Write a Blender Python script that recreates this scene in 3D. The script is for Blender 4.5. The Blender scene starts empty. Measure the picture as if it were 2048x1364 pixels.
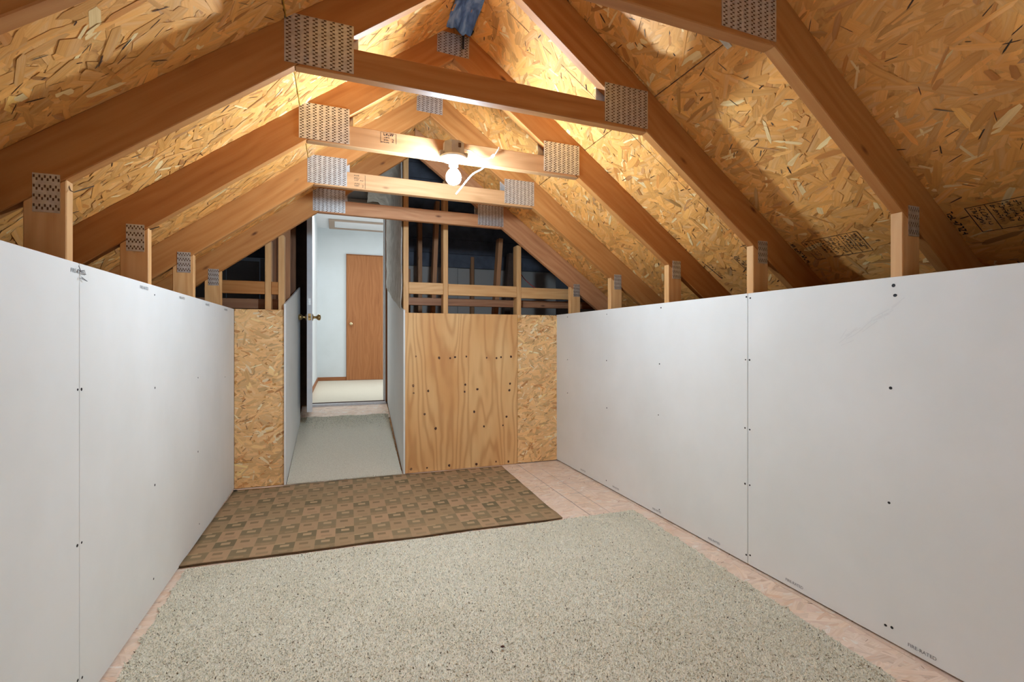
import bpy, bmesh, math, random
import numpy as np
from mathutils import Vector, Matrix

random.seed(7)
RNG = np.random.default_rng(7)
SC = bpy.context.scene
COL = SC.collection
V = Vector
PI = math.pi

# ------------------------------------------------------------------ camera, world, lights, exposure
CAM_H = 1.0104
cam_d = bpy.data.cameras.new('camera')
cam = bpy.data.objects.new('camera', cam_d)
COL.objects.link(cam)
cam.location = (0, 0, CAM_H)
cam.rotation_euler = (PI / 2, 0, -0.3398)
cam_d.sensor_width = 36.0
cam_d.lens = 986.9 / 2048 * 36.0
cam_d.shift_y = -(682 - 679.24) / 2048
cam_d.clip_start = 0.02
cam_d.clip_end = 60
SC.camera = cam

world = bpy.data.worlds.new('world')
SC.world = world
world.use_nodes = True
wb = world.node_tree.nodes['Background']
wb.inputs[0].default_value = (0.55, 0.65, 0.8, 1)
wb.inputs[1].default_value = 0.02

BULB_GLOW = 800.0       # radiance of the lit bulb glass


def area_light(name, loc, rot, sx, sy, power, color):
    d = bpy.data.lights.new(name, 'AREA')
    d.shape = 'RECTANGLE'
    d.size = sx
    d.size_y = sy
    d.energy = power
    d.color = color
    o = bpy.data.objects.new(name, d)
    o.location = loc
    o.rotation_euler = rot
    COL.objects.link(o)
    return o


# added fill light behind the camera, placed at the added gable window
area_light('gable_fill_light', (0.55, -1.50, 0.95), (PI / 2, 0, PI), 1.5, 1.1, 88.0, (0.75, 1.04, 1.34))
# room beyond the door: daylight from a window on its right side, and an added overhead fill that brightens the door jamb
area_light('far_room_window_daylight', (2.3, 6.9, 1.6), (PI / 2, 0, PI / 2), 1.6, 1.3, 22.0, (0.86, 0.93, 1.0))
area_light('far_room_overhead_fill', (0.2, 6.75, 2.72), (0, 0, 0), 0.9, 0.9, 14.0, (1.0, 0.97, 0.92))

SC.view_settings.view_transform = 'Standard'
SC.view_settings.look = 'None'
SC.view_settings.gamma = 1.0
SC.view_settings.use_curve_mapping = False
SC.view_settings.exposure = 0.3


# ------------------------------------------------------------------ helpers
def srgb(r, g, b):
    def f(c):
        c /= 255.0
        return c / 12.92 if c <= 0.04045 else ((c + 0.055) / 1.055) ** 2.4
    return (f(r), f(g), f(b), 1.0)


def link(name, mesh, parent=None, mats=()):
    o = bpy.data.objects.new(name, mesh)
    COL.objects.link(o)
    if parent is not None:
        o.parent = parent
    for m in mats:
        if m.name not in [x.name for x in mesh.materials if x]:
            mesh.materials.append(m)
    return o


def empty(name, loc=(0, 0, 0), rz=0.0, parent=None):
    o = bpy.data.objects.new(name, None)
    o.empty_display_size = 0.1
    o.location = loc
    o.rotation_euler = (0, 0, rz)
    COL.objects.link(o)
    if parent is not None:
        o.parent = parent
    return o


def tag(o, label, cat, group=None):
    o['label'] = label
    o['category'] = cat
    if group:
        o['group'] = group
    return o


def structure(o, label=None):
    o['kind'] = 'structure'
    if label:
        o['label'] = label
    return o


def stuff(o):
    o['kind'] = 'stuff'
    return o


def finish(bm, name, mat, parent, L=None, W=None, smooth=False, recalc=True):
    """bmesh -> object; UV u runs along L in metres, v across it."""
    if recalc:
        bmesh.ops.recalc_face_normals(bm, faces=bm.faces)
    if L is not None:
        L = V(L).normalized()
        if W is None:
            W = V((0, 1, 0)) if abs(L.y) < 0.9 else V((1, 0, 0))
        W = (V(W) - L * V(W).dot(L)).normalized()
        T = L.cross(W)
        ou, ov = random.uniform(0, 40), random.uniform(0, 40)
        uv = bm.loops.layers.uv.new('UVMap')
        for f in bm.faces:
            for lp in f.loops:
                p = lp.vert.co
                lp[uv].uv = (p.dot(L) + ou, p.dot(W) + 1.37 * p.dot(T) + ov)
    me = bpy.data.meshes.new(name)
    bm.to_mesh(me)
    bm.free()
    if smooth:
        for p in me.polygons:
            p.use_smooth = True
    mats = mat if isinstance(mat, (list, tuple)) else [mat]
    return link(name, me, parent, mats)


def prism(name, pts, ext, mat, parent=None, L=None, bevel=0.0025, W=None):
    """polygon extruded along ext (a board, a panel, a plate)."""
    bm = bmesh.new()
    e = V(ext)
    a = [bm.verts.new(V(p)) for p in pts]
    b = [bm.verts.new(V(p) + e) for p in pts]
    bm.faces.new(a)
    bm.faces.new(list(reversed(b)))
    n = len(a)
    for i in range(n):
        bm.faces.new((a[i], b[i], b[(i + 1) % n], a[(i + 1) % n]))
    bmesh.ops.recalc_face_normals(bm, faces=bm.faces)
    if bevel:
        bmesh.ops.bevel(bm, geom=list(bm.edges), offset=bevel, segments=1, affect='EDGES')
    if L is None:
        L = V(pts[1]) - V(pts[0])
    return finish(bm, name, mat, parent, L, W)


def box(name, lo, hi, mat, parent=None, L=None, bevel=0.0025):
    (x0, y0, z0), (x1, y1, z1) = lo, hi
    d = (x1 - x0, y1 - y0, z1 - z0)
    if L is None:
        k = max(range(3), key=lambda i: abs(d[i]))
        L = [0, 0, 0]
        L[k] = 1
    return prism(name, [(x0, y0, z0), (x1, y0, z0), (x1, y0, z1), (x0, y0, z1)], (0, y1 - y0, 0), mat, parent, L, bevel)


def tube_bm(bm, pts, r, seg=8, cap=True):
    pts = [V(p) for p in pts]
    rings = []
    up = V((0.13, 0.31, 0.94))
    for i, p in enumerate(pts):
        t = (pts[min(i + 1, len(pts) - 1)] - pts[max(i - 1, 0)]).normalized()
        a = t.cross(up)
        if a.length < 1e-4:
            a = t.cross(V((1, 0, 0)))
        a.normalize()
        b = t.cross(a)
        rr = r[i] if isinstance(r, (list, tuple)) else r
        rings.append([bm.verts.new(p + (a * math.cos(k * 2 * PI / seg) + b * math.sin(k * 2 * PI / seg)) * rr) for k in range(seg)])
    for A, B in zip(rings, rings[1:]):
        for k in range(seg):
            bm.faces.new((A[k], A[(k + 1) % seg], B[(k + 1) % seg], B[k]))
    if cap:
        bm.faces.new(rings[0])
        bm.faces.new(list(reversed(rings[-1])))


def spline(pts, n=6):
    pts = [V(p) for p in pts]
    out = []
    for i in range(len(pts) - 1):
        p0, p1, p2, p3 = pts[max(i - 1, 0)], pts[i], pts[i + 1], pts[min(i + 2, len(pts) - 1)]
        for k in range(n):
            t = k / n
            out.append(0.5 * ((2 * p1) + (p2 - p0) * t + (2 * p0 - 5 * p1 + 4 * p2 - p3) * t * t + (3 * p1 - p0 - 3 * p2 + p3) * t ** 3))
    out.append(pts[-1])
    return out


def lathe(name, prof, mat, parent, origin, axis=(0, 0, 1), seg=28):
    """prof: (radius, height along axis)."""
    ax = V(axis).normalized()
    a = ax.orthogonal().normalized()
    b = ax.cross(a)
    bm = bmesh.new()
    o = V(origin)
    rings = []
    for r, h in prof:
        rings.append([bm.verts.new(o + ax * h + (a * math.cos(k * 2 * PI / seg) + b * math.sin(k * 2 * PI / seg)) * max(r, 1e-5)) for k in range(seg)])
    for A, B in zip(rings, rings[1:]):
        for k in range(seg):
            bm.faces.new((A[k], A[(k + 1) % seg], B[(k + 1) % seg], B[k]))
    bm.faces.new(rings[0])
    bm.faces.new(list(reversed(rings[-1])))
    bmesh.ops.remove_doubles(bm, verts=bm.verts, dist=1e-5)
    o = finish(bm, name, mat, parent, (0, 0, 1), smooth=True)
    md = o.modifiers.new('edges', 'EDGE_SPLIT')
    md.split_angle = math.radians(50)
    return o


# ------------------------------------------------------------------ materials
class NT:
    def __init__(self, name):
        self.m = bpy.data.materials.new(name)
        self.m.use_nodes = True
        self.t = self.m.node_tree
        self.b = self.t.nodes['Principled BSDF']

    def n(self, kind, **kw):
        nd = self.t.nodes.new('ShaderNode' + kind)
        for k, v in kw.items():
            setattr(nd, k, v)
        return nd

    def l(self, a, b):
        self.t.links.new(a, b)

    def val(self, sock, v):
        if isinstance(v, (int, float, tuple, list)):
            sock.default_value = v
        else:
            self.l(v, sock)

    def math(self, op, a, b=0.0, c=0.0):
        nd = self.n('Math', operation=op)
        for s, v in zip(nd.inputs, (a, b, c)):
            self.val(s, v)
        return nd.outputs[0]

    def mix(self, fac, a, b, mode='MIX'):
        nd = self.n('Mix', data_type='RGBA', blend_type=mode)
        self.val(nd.inputs[0], fac)
        self.val(nd.inputs[6], a)
        self.val(nd.inputs[7], b)
        return nd.outputs[2]

    def ramp(self, fac, stops):
        nd = self.n('ValToRGB')
        cr = nd.color_ramp
        while len(cr.elements) < len(stops):
            cr.elements.new(0.5)
        for e, (p, c) in zip(cr.elements, stops):
            e.position = p
            e.color = c if len(c) == 4 else (*c, 1)
        self.l(fac, nd.inputs[0])
        return nd.outputs[0]

    def noise(self, vec, scale, detail=3.0, rough=0.55, dist=0.0):
        nd = self.n('TexNoise')
        self.l(vec, nd.inputs['Vector'])
        nd.inputs['Scale'].default_value = scale
        nd.inputs['Detail'].default_value = detail
        nd.inputs['Roughness'].default_value = rough
        nd.inputs['Distortion'].default_value = dist
        return nd.outputs['Fac']

    def mapping(self, vec, scale=(1, 1, 1), loc=(0, 0, 0), rot=(0, 0, 0)):
        nd = self.n('Mapping')
        self.l(vec, nd.inputs[0])
        nd.inputs['Scale'].default_value = scale
        nd.inputs['Location'].default_value = loc
        nd.inputs['Rotation'].default_value = rot
        return nd.outputs[0]

    def uv(self):
        return self.n('UVMap').outputs[0]

    def obj(self):
        return self.n('TexCoord').outputs['Object']

    def bump(self, h, strength=0.3, dist=0.002):
        nd = self.n('Bump')
        nd.inputs['Strength'].default_value = strength
        nd.inputs['Distance'].default_value = dist
        self.l(h, nd.inputs['Height'])
        self.l(nd.outputs[0], self.b.inputs['Normal'])

    def out(self, col, rough=0.6, metal=0.0, spec=0.5):
        self.val(self.b.inputs['Base Color'], col)
        self.val(self.b.inputs['Roughness'], rough)
        self.val(self.b.inputs['Metallic'], metal)
        self.b.inputs['Specular IOR Level'].default_value = spec
        return self.m


def mat_lumber(name, light, mid, dark, knot=True):
    k = NT(name)
    uv = k.uv()
    g = k.mapping(uv, (1.3, 26, 1))
    warp = k.noise(k.mapping(uv, (1.6, 5, 1)), 1.0, 2)
    n1 = k.noise(g, 1.0, 5, 0.6, 0.6)
    sep = k.n('SeparateXYZ')
    k.l(uv, sep.inputs[0])
    w = k.math('ADD', k.math('MULTIPLY', sep.outputs[1], 95.0), k.math('MULTIPLY', warp, 30.0))
    rings = k.math('ADD', k.math('MULTIPLY', k.math('SINE', w), 0.5), 0.5)
    fac = k.math('ADD', k.math('MULTIPLY', n1, 0.75), k.math('MULTIPLY', rings, 0.16))
    col = k.ramp(fac, [(0.25, light), (0.55, mid), (0.85, dark)])
    blot = k.noise(k.mapping(uv, (2.5, 6, 1)), 1.0, 2)
    col = k.mix(k.math('MULTIPLY', blot, 0.35), col, mid)
    if knot:
        vo = k.n('TexVoronoi')
        vo.inputs['Scale'].default_value = 1.0
        vo.inputs['Randomness'].default_value = 1.0
        k.l(k.mapping(uv, (3.4, 6.5, 1)), vo.inputs['Vector'])
        kd = k.ramp(vo.outputs['Distance'], [(0.03, (0.9, 0.9, 0.9)), (0.06, (0.5, 0.5, 0.5)), (0.10, (0, 0, 0))])
        col = k.mix(kd, col, (dark[0] * 0.34, dark[1] * 0.26, dark[2] * 0.2, 1))
    fine = k.noise(k.mapping(uv, (12, 420, 1)), 1.0, 2)
    k.bump(fine, 0.12, 0.001)
    return k.out(col, 0.58, spec=0.35)


M = {}
M['pine'] = mat_lumber('pine_lumber', srgb(190, 132, 74), srgb(174, 112, 56), srgb(142, 80, 36))
M['pine_pale'] = mat_lumber('pale_pine_lumber', srgb(224, 178, 124), srgb(208, 156, 100), srgb(178, 120, 70))
M['pine_mid'] = mat_lumber('collar_pine_lumber', srgb(196, 148, 104), srgb(180, 132, 88), srgb(152, 104, 64))
M['pine_red'] = mat_lumber('reddish_pine_lumber', srgb(200, 146, 102), srgb(182, 124, 82), srgb(148, 94, 58))
M['pine_old'] = mat_lumber('old_brown_lumber', srgb(168, 120, 86), srgb(142, 96, 66), srgb(104, 66, 44))
M['oak'] = mat_lumber('stained_oak_veneer', srgb(184, 124, 76), srgb(166, 106, 62), srgb(128, 78, 44), knot=False)
M['oak_trim'] = mat_lumber('stained_oak_trim', srgb(170, 112, 70), srgb(148, 92, 54), srgb(112, 66, 38), knot=False)


def mat_flake():
    k = NT('oriented_strand_board_flakes')
    at = k.n('Attribute', attribute_name='flake')
    uv = k.uv()
    g = k.noise(k.mapping(uv, (6, 130, 1)), 1.0, 3, 0.6)
    g2 = k.noise(k.mapping(uv, (3.5, 40, 1)), 1.0, 3, 0.6)
    dk = k.mix(1.0, at.outputs['Color'], (0.74, 0.62, 0.48, 1), 'MULTIPLY')
    c = k.mix(k.ramp(g, [(0.45, (0, 0, 0)), (0.75, (0.6, 0.6, 0.6))]), at.outputs['Color'], dk)
    c = k.mix(k.ramp(g2, [(0.5, (0, 0, 0)), (0.75, (0.5, 0.5, 0.5))]), c, k.mix(0.5, at.outputs['Color'], (0.95, 0.80, 0.55, 1)))
    c = k.mix(k.ramp(k.noise(k.obj(), 4.5, 3), [(0.45, (0, 0, 0)), (0.7, (0.3, 0.3, 0.3))]), c, k.mix(1.0, at.outputs['Color'], (0.84, 0.68, 0.48, 1), 'MULTIPLY'))
    b = k.noise(k.mapping(uv, (9, 260, 1)), 1.0, 2)
    k.bump(b, 0.35, 0.0012)
    return k.out(c, 0.5, spec=0.4)


def mat_osb_core():
    k = NT('oriented_strand_board_core')
    o = k.obj()
    n1 = k.noise(o, 34, 5, 0.65, 0.8)
    col = k.ramp(n1, [(0.3, srgb(170, 112, 54)), (0.5, srgb(214, 152, 80)), (0.72, srgb(228, 176, 104))])
    k.bump(n1, 0.4, 0.003)
    return k.out(col, 0.6)


M['flake'] = mat_flake()
M['osb'] = mat_osb_core()


def mat_drywall(name, c, dirt=0.12):
    k = NT(name)
    o = k.obj()
    n1 = k.noise(o, 1.7, 4, 0.6)
    n2 = k.noise(o, 220, 2, 0.5)
    d = k.ramp(n1, [(0.35, (c[0] * 0.93, c[1] * 0.93, c[2] * 0.92)), (0.65, c)])
    k.bump(n2, 0.06, 0.0008)
    return k.out(d, 0.75, spec=0.25)


M['drywall'] = mat_drywall('drywall_paper', srgb(237, 237, 235))
M['gypsum'] = mat_drywall('gypsum_edge', srgb(238, 238, 236))
M['grey_board'] = mat_drywall('grey_board_back', srgb(204, 194, 184))
M['room_wall'] = mat_drywall('far_room_wall_paint', srgb(222, 228, 230))
M['room_ceiling'] = mat_drywall('far_room_ceiling_paint', srgb(232, 235, 238))
M['white_paint'] = mat_drywall('white_trim_paint', srgb(236, 236, 236))
M['beige_paint'] = mat_drywall('beige_trim_paint', srgb(176, 156, 140))


def mat_plain(name, c, rough=0.5, metal=0.0, noise=0.0, nscale=30, spec=0.5):
    k = NT(name)
    if noise:
        n1 = k.noise(k.obj(), nscale, 4)
        col = k.ramp(n1, [(0.3, tuple(x * (1 - noise) for x in c[:3])), (0.7, tuple(min(1, x * (1 + noise)) for x in c[:3]))])
    else:
        col = c
    return k.out(col, rough, metal, spec)


M['osb_floor'] = mat_plain('pale_subfloor_core', srgb(240, 214, 196), 0.7, 0, 0.06, 30)
M['zinc'] = mat_plain('galvanised_steel', srgb(206, 204, 200), 0.38, 0.7, 0.18, 60)
M['slot'] = mat_plain('tooth_slot', srgb(92, 62, 40), 0.8, 0.0, 0.2, 80)
M['screw'] = mat_plain('black_phosphate_screw', srgb(42, 42, 44), 0.5, 0.6, 0.2, 300)
M['ink'] = mat_plain('printed_ink', srgb(44, 34, 30), 0.8, 0, 0.15, 90)
M['ink_grey'] = mat_plain('grey_printed_ink', srgb(122, 122, 126), 0.8, 0, 0.1, 90)
M['steel'] = mat_plain('nail_steel', srgb(120, 112, 104), 0.4, 0.9, 0.1, 200)
M['box_grey'] = mat_plain('grey_plastic_box', srgb(168, 160, 152), 0.5, 0, 0.05, 60)
M['porcelain'] = mat_plain('white_porcelain', srgb(240, 240, 238), 0.25, 0, 0.02, 40)
M['cable'] = mat_plain('white_cable_sheath', srgb(232, 228, 220), 0.45, 0, 0.04, 90)
M['red_wire'] = mat_plain('red_wire_insulation', srgb(170, 48, 44), 0.45, 0, 0.05, 90)
M['brass'] = mat_plain('antique_brass', srgb(186, 156, 104), 0.25, 0.9, 0.12, 60)
M['bright_brass'] = mat_plain('polished_brass', srgb(226, 204, 160), 0.22, 0.8, 0.06, 60)
M['alu'] = mat_plain('aluminium_threshold', srgb(212, 212, 216), 0.4, 0.5, 0.08, 40)
M['door_paint'] = mat_plain('grey_white_door_paint', srgb(232, 232, 236), 0.45, 0, 0.03, 20)
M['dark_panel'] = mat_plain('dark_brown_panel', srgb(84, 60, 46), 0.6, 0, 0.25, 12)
M['felt'] = mat_plain('dark_felt_board', srgb(108, 110, 120), 0.85, 0, 0.25, 9)
M['blackstrap'] = mat_plain('black_strap', srgb(22, 18, 18), 0.7, 0, 0.1, 60)
M['crumb'] = mat_plain('dry_leaf_brown', srgb(84, 44, 32), 0.8, 0, 0.25, 300)
M['smudge'] = mat_plain('pencil_smudge', srgb(226, 226, 224), 0.8, 0, 0.02, 60)


def mat_glow():
    k = NT('lit_frosted_glass')
    k.b.inputs['Emission Color'].default_value = (0.80, 1.045, 1.27, 1)
    k.b.inputs['Emission Strength'].default_value = BULB_GLOW
    return k.out((0.9, 0.9, 0.88, 1), 0.3)


M['glow'] = mat_glow()


def mat_tarp():
    k = NT('blue_tarp_plastic')
    n1 = k.noise(k.mapping(k.obj(), (34, 9, 20)), 1.0, 3, 0.55, 0.6)
    col = k.ramp(n1, [(0.3, srgb(44, 76, 130)), (0.5, srgb(92, 134, 196)), (0.7, srgb(160, 190, 230))])
    k.bump(n1, 0.5, 0.006)
    return k.out(col, 0.35)


M['tarp'] = mat_tarp()


def mat_insul():
    k = NT('grey_insulation_facing')
    o = k.obj()
    n1 = k.noise(o, 7, 5, 0.65, 0.8)
    n2 = k.noise(k.mapping(o, (60, 60, 12)), 1.0, 3)
    col = k.ramp(n1, [(0.3, srgb(186, 180, 170)), (0.5, srgb(214, 208, 198)), (0.7, srgb(236, 232, 224))])
    col = k.mix(k.math('MULTIPLY', n2, 0.3), col, srgb(96, 90, 82))
    k.bump(n1, 0.6, 0.01)
    return k.out(col, 0.85, spec=0.15)


M['insul'] = mat_insul()


def mat_plywood():
    """rotary-cut pine face: cathedral bands running up the sheet."""
    k = NT('rotary_cut_plywood')
    uv = k.uv()
    wp = k.noise(k.mapping(uv, (0.5, 3.9, 1)), 1.0, 2, 0.4)
    wp2 = k.noise(k.mapping(uv, (3.0, 9, 1)), 1.0, 2, 0.5)
    w = k.math('ADD', k.math('MULTIPLY', wp, 92.0), k.math('MULTIPLY', wp2, 6.0))
    s = k.math('ADD', k.math('MULTIPLY', k.math('SINE', w), 0.5), 0.5)
    s = k.math('POWER', s, 2.2)
    fine = k.noise(k.mapping(uv, (5, 160, 1)), 1.0, 3)
    base = k.ramp(k.noise(k.mapping(uv, (1.2, 3.5, 1)), 1.0, 2), [(0.35, srgb(228, 172, 110)), (0.65, srgb(242, 200, 140))])
    col = k.mix(k.math('MULTIPLY', s, 0.5), base, srgb(190, 124, 68))
    col = k.mix(k.math('MULTIPLY', fine, 0.3), col, srgb(196, 136, 82))
    k.bump(fine, 0.15, 0.001)
    return k.out(col, 0.55, spec=0.35)


M['ply'] = mat_plywood()
M['ply_knot'] = mat_plain('dark_knot', srgb(74, 40, 24), 0.6, 0, 0.3, 200)


def mat_yarn():
    k = NT('carpet_yarn')
    at = k.n('Attribute', attribute_name='yarn')
    n1 = k.noise(k.obj(), 3.2, 4, 0.6)
    c = k.mix(k.ramp(n1, [(0.42, (0.0, 0.0, 0.0)), (0.72, (0.5, 0.5, 0.5))]), at.outputs['Color'], (0.84, 0.82, 0.75, 1), 'MULTIPLY')
    return k.out(c, 0.9, spec=0.1)


M['yarn'] = mat_yarn()


def mat_carpet_back():
    k = NT('carpet_base')
    o = k.obj()
    n1 = k.noise(o, 190, 3, 0.7)
    col = k.ramp(n1, [(0.3, srgb(200, 192, 172)), (0.6, srgb(236, 230, 214))])
    k.bump(n1, 0.6, 0.004)
    return k.out(col, 0.95, spec=0.1)


M['carpet_base'] = mat_carpet_back()
M['room_carpet'] = mat_plain('far_room_carpet', srgb(222, 214, 196), 0.95, 0, 0.06, 160, 0.1)


def mat_rug():
    """woven checks: alternating tan and olive cells, each with small bars in the other tone."""
    k = NT('checked_runner_weave')
    uv = k.uv()
    sep = k.n('SeparateXYZ')
    k.l(uv, sep.inputs[0])
    cx, cy = 0.093, 0.135
    u = k.math('DIVIDE', sep.outputs[0], cx)
    v = k.math('DIVIDE', sep.outputs[1], cy)
    fu, fv = k.math('FLOOR', u), k.math('FLOOR', v)
    ru, rv = k.math('FRACT', u), k.math('FRACT', v)
    chk = k.math('MODULO', k.math('ADD', fu, fv), 2.0)

    def rand(a, b, seed):
        cb = k.n('CombineXYZ')
        k.val(cb.inputs[0], a)
        k.val(cb.inputs[1], b)
        cb.inputs[2].default_value = seed
        wn = k.n('TexWhiteNoise', noise_dimensions='3D')
        k.l(cb.outputs[0], wn.inputs[0])
        return wn.outputs['Value']

    def rect(x0, x1, y0, y1):
        a = k.math('MULTIPLY', k.math('GREATER_THAN', ru, x0), k.math('LESS_THAN', ru, x1))
        b = k.math('MULTIPLY', k.math('GREATER_THAN', rv, y0), k.math('LESS_THAN', rv, y1))
        return k.math('MULTIPLY', a, b)
    r1, r2 = rand(fu, fv, 1.0), rand(fu, fv, 5.0)
    dark = k.mix(r1, srgb(122, 110, 84), srgb(158, 139, 108))
    tan = k.mix(r2, srgb(192, 158, 124), srgb(172, 146, 112))
    base = k.mix(chk, dark, tan)
    inner_d = rect(0.30, 0.74, 0.56, 0.78)
    notch_d = rect(0.0, 0.5, 0.90, 1.0)
    mid_d = rect(0.0, 1.0, 0.0, 0.34)
    mid_i = rect(0.3, 0.72, 0.1, 0.24)
    bar_l = rect(0.22, 0.66, 0.58, 0.80)
    bar_l2 = rect(0.26, 0.82, 0.16, 0.34)
    dk = k.math('SUBTRACT', 1.0, chk)
    c = k.mix(k.math('MULTIPLY', dk, k.math('MAXIMUM', inner_d, notch_d)), base, srgb(192, 164, 128))
    c = k.mix(k.math('MULTIPLY', dk, mid_d), c, k.mix(r2, srgb(150, 130, 98), srgb(168, 142, 110)))
    c = k.mix(k.math('MULTIPLY', dk, k.math('MULTIPLY', mid_i, 0.6)), c, srgb(180, 152, 118))
    c = k.mix(k.math('MULTIPLY', chk, k.math('MULTIPLY', bar_l, 0.85)), c, srgb(138, 118, 90))
    c = k.mix(k.math('MULTIPLY', chk, k.math('MULTIPLY', bar_l2, k.math('MULTIPLY', r1, 0.7))), c, srgb(156, 132, 102))
    weave = k.noise(k.mapping(uv, (160, 700, 1)), 1.0, 2)
    c = k.mix(k.math('MULTIPLY', weave, 0.3), c, srgb(140, 120, 92))
    k.bump(weave, 0.5, 0.002)
    return k.out(c, 0.9, spec=0.12)


M['rug'] = mat_rug()
M['rug_edge'] = mat_plain('rug_binding', srgb(112, 88, 64), 0.9, 0, 0.15, 200, 0.1)

# ------------------------------------------------------------------ OSB panels with real strands
def pal(*cs):
    return np.array([srgb(*c)[:3] for c in cs])


# strand classes: broad base strands, medium strands, pale splinters, brown strands, thin dark slivers
PAL = pal((238, 175, 99), (232, 166, 89), (247, 214, 154), (208, 140, 72), (62, 34, 18))
PAL_WALL = pal((246, 200, 142), (240, 192, 132), (252, 228, 188), (214, 152, 94), (92, 54, 30))
PAL_FLOOR = pal((250, 230, 214), (247, 224, 206), (252, 240, 230), (241, 212, 190), (176, 132, 110))
CLS_P = np.array([0.29, 0.45, 0.07, 0.09, 0.10])
CLS_L = np.array([(.10, .22), (.06, .16), (.03, .12), (.04, .12), (.012, .05)])
CLS_W = np.array([(.030, .075), (.014, .040), (.007, .026), (.007, .024), (.0014, .0048)])
CLS_V = np.array([.08, .14, .08, .14, .3])


def flakes(parent, o, eu, ev, n, lu, lv, density=1250, pal=PAL, bias=0.0, size=1.0, relief=0.0024, var=1.0):
    """strands pressed into the face of a board: o corner, eu/ev in-plane axes, n outward normal."""
    N = max(12, int(lu * lv * density / size ** 2))
    o, eu, ev, n = (np.array(x, float) for x in (o, eu, ev, n))
    cu = RNG.uniform(0, lu, N)
    cv = RNG.uniform(0, lv, N)
    ang = np.where(RNG.random(N) < 0.6, RNG.normal(bias, 0.45, N), RNG.uniform(0, PI, N))
    kind = np.sort(RNG.choice(5, N, p=CLS_P))
    mixn = int(N * .3)
    kind[mixn:] = RNG.permutation(kind[mixn:])
    ln = (CLS_L[kind, 0] + RNG.random(N) * (CLS_L[kind, 1] - CLS_L[kind, 0])) * size
    wd = (CLS_W[kind, 0] + RNG.random(N) ** 1.5 * (CLS_W[kind, 1] - CLS_W[kind, 0])) * size
    sliver = kind == 4
    h = np.linspace(0.0002, relief, N)
    h[sliver] = relief * 1.02 + RNG.random(sliver.sum()) * 1e-4
    prof = np.array([(-0.5, -0.12), (-0.30, -0.5), (0.30, -0.5), (0.5, -0.05), (0.36, 0.5), (-0.36, 0.48)])
    K = len(prof)
    a = prof[None, :, 0] + RNG.uniform(-0.08, 0.08, (N, K))
    b = prof[None, :, 1] + RNG.uniform(-0.16, 0.16, (N, K))
    lx, ly = a * ln[:, None], b * wd[:, None]
    ca, sa = np.cos(ang)[:, None], np.sin(ang)[:, None]
    uu = np.clip(cu[:, None] + lx * ca - ly * sa, 0, lu)
    vv = np.clip(cv[:, None] + lx * sa + ly * ca, 0, lv)
    tilt = RNG.normal(0, 0.011, N)[:, None] * ly + RNG.normal(0, 0.0016, N)[:, None] * lx
    hh = h[:, None] + tilt
    P = o + uu[..., None] * eu + vv[..., None] * ev + hh[..., None] * n
    me = bpy.data.meshes.new('strands')
    me.vertices.add(N * K)
    me.vertices.foreach_set('co', P.reshape(-1).astype(np.float32))
    order = np.arange(N * K).reshape(N, K)
    if np.dot(np.cross(eu, ev), n) < 0:
        order = order[:, ::-1]
    me.loops.add(N * K)
    me.loops.foreach_set('vertex_index', order.reshape(-1).astype(np.int32))
    me.polygons.add(N)
    me.polygons.foreach_set('loop_start', (np.arange(N) * K).astype(np.int32))
    me.update(calc_edges=True)
    c = pal[kind] * (1 + RNG.normal(0, 1, (N, 1)) * CLS_V[kind][:, None] * var)
    c = np.clip(c, 0, 1)
    col = np.ones((N, K, 4), np.float32)
    col[..., :3] = c[:, None, :]
    at = me.color_attributes.new('flake', 'FLOAT_COLOR', 'CORNER')
    at.data.foreach_set('color', col.reshape(-1))
    uvl = me.uv_layers.new(name='UVMap')
    uvs = np.stack([lx + cu[:, None] * 7.3, ly + cv[:, None] * 9.1], -1)
    uvs = uvs.reshape(-1, 2)[order.reshape(-1)]
    uvl.data.foreach_set('uv', uvs.reshape(-1).astype(np.float32))
    ob = link('strands', me, parent, [M['flake']])
    return stuff(ob)


def osb_panel(parent, o, eu, ev, n, lu, lv, th=0.0115, core='osb', **kw):
    o, eu, ev, n = V(o), V(eu), V(ev), V(n)
    p = prism('osb_panel', [o, o + eu * lu, o + eu * lu + ev * lv, o + ev * lv], -n * th, M[core], parent, eu, bevel=0.0015)
    flakes(p, o, eu, ev, n, lu, lv, **kw)
    return p


# ------------------------------------------------------------------ strokes (printed stamps)
def strokes(name, segs, o, eu, ev, n, mat, parent, lift=0.0026):
    """flat ink strokes: segs = (x0, y0, x1, y1, width) in the plane eu, ev."""
    o, eu, ev, n = V(o), V(eu), V(ev), V(n)
    bm = bmesh.new()
    for i, (x0, y0, x1, y1, w) in enumerate(segs):
        d = V((x1 - x0, y1 - y0, 0))
        if d.length < 1e-6:
            continue
        d.normalize()
        q = V((-d.y, d.x, 0)) * w * 0.5
        cs = [(x0 + q.x, y0 + q.y), (x1 + q.x, y1 + q.y), (x1 - q.x, y1 - q.y), (x0 - q.x, y0 - q.y)]
        vs = [bm.verts.new(o + eu * a + ev * b + n * (lift + i * 2e-6)) for a, b in cs]
        f = bm.faces.new(vs)
        f.normal_update()
        if f.normal.dot(n) < 0:
            f.normal_flip()
    ob = finish(bm, name, mat, parent, (1, 0, 0), recalc=False)
    return ob


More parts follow.
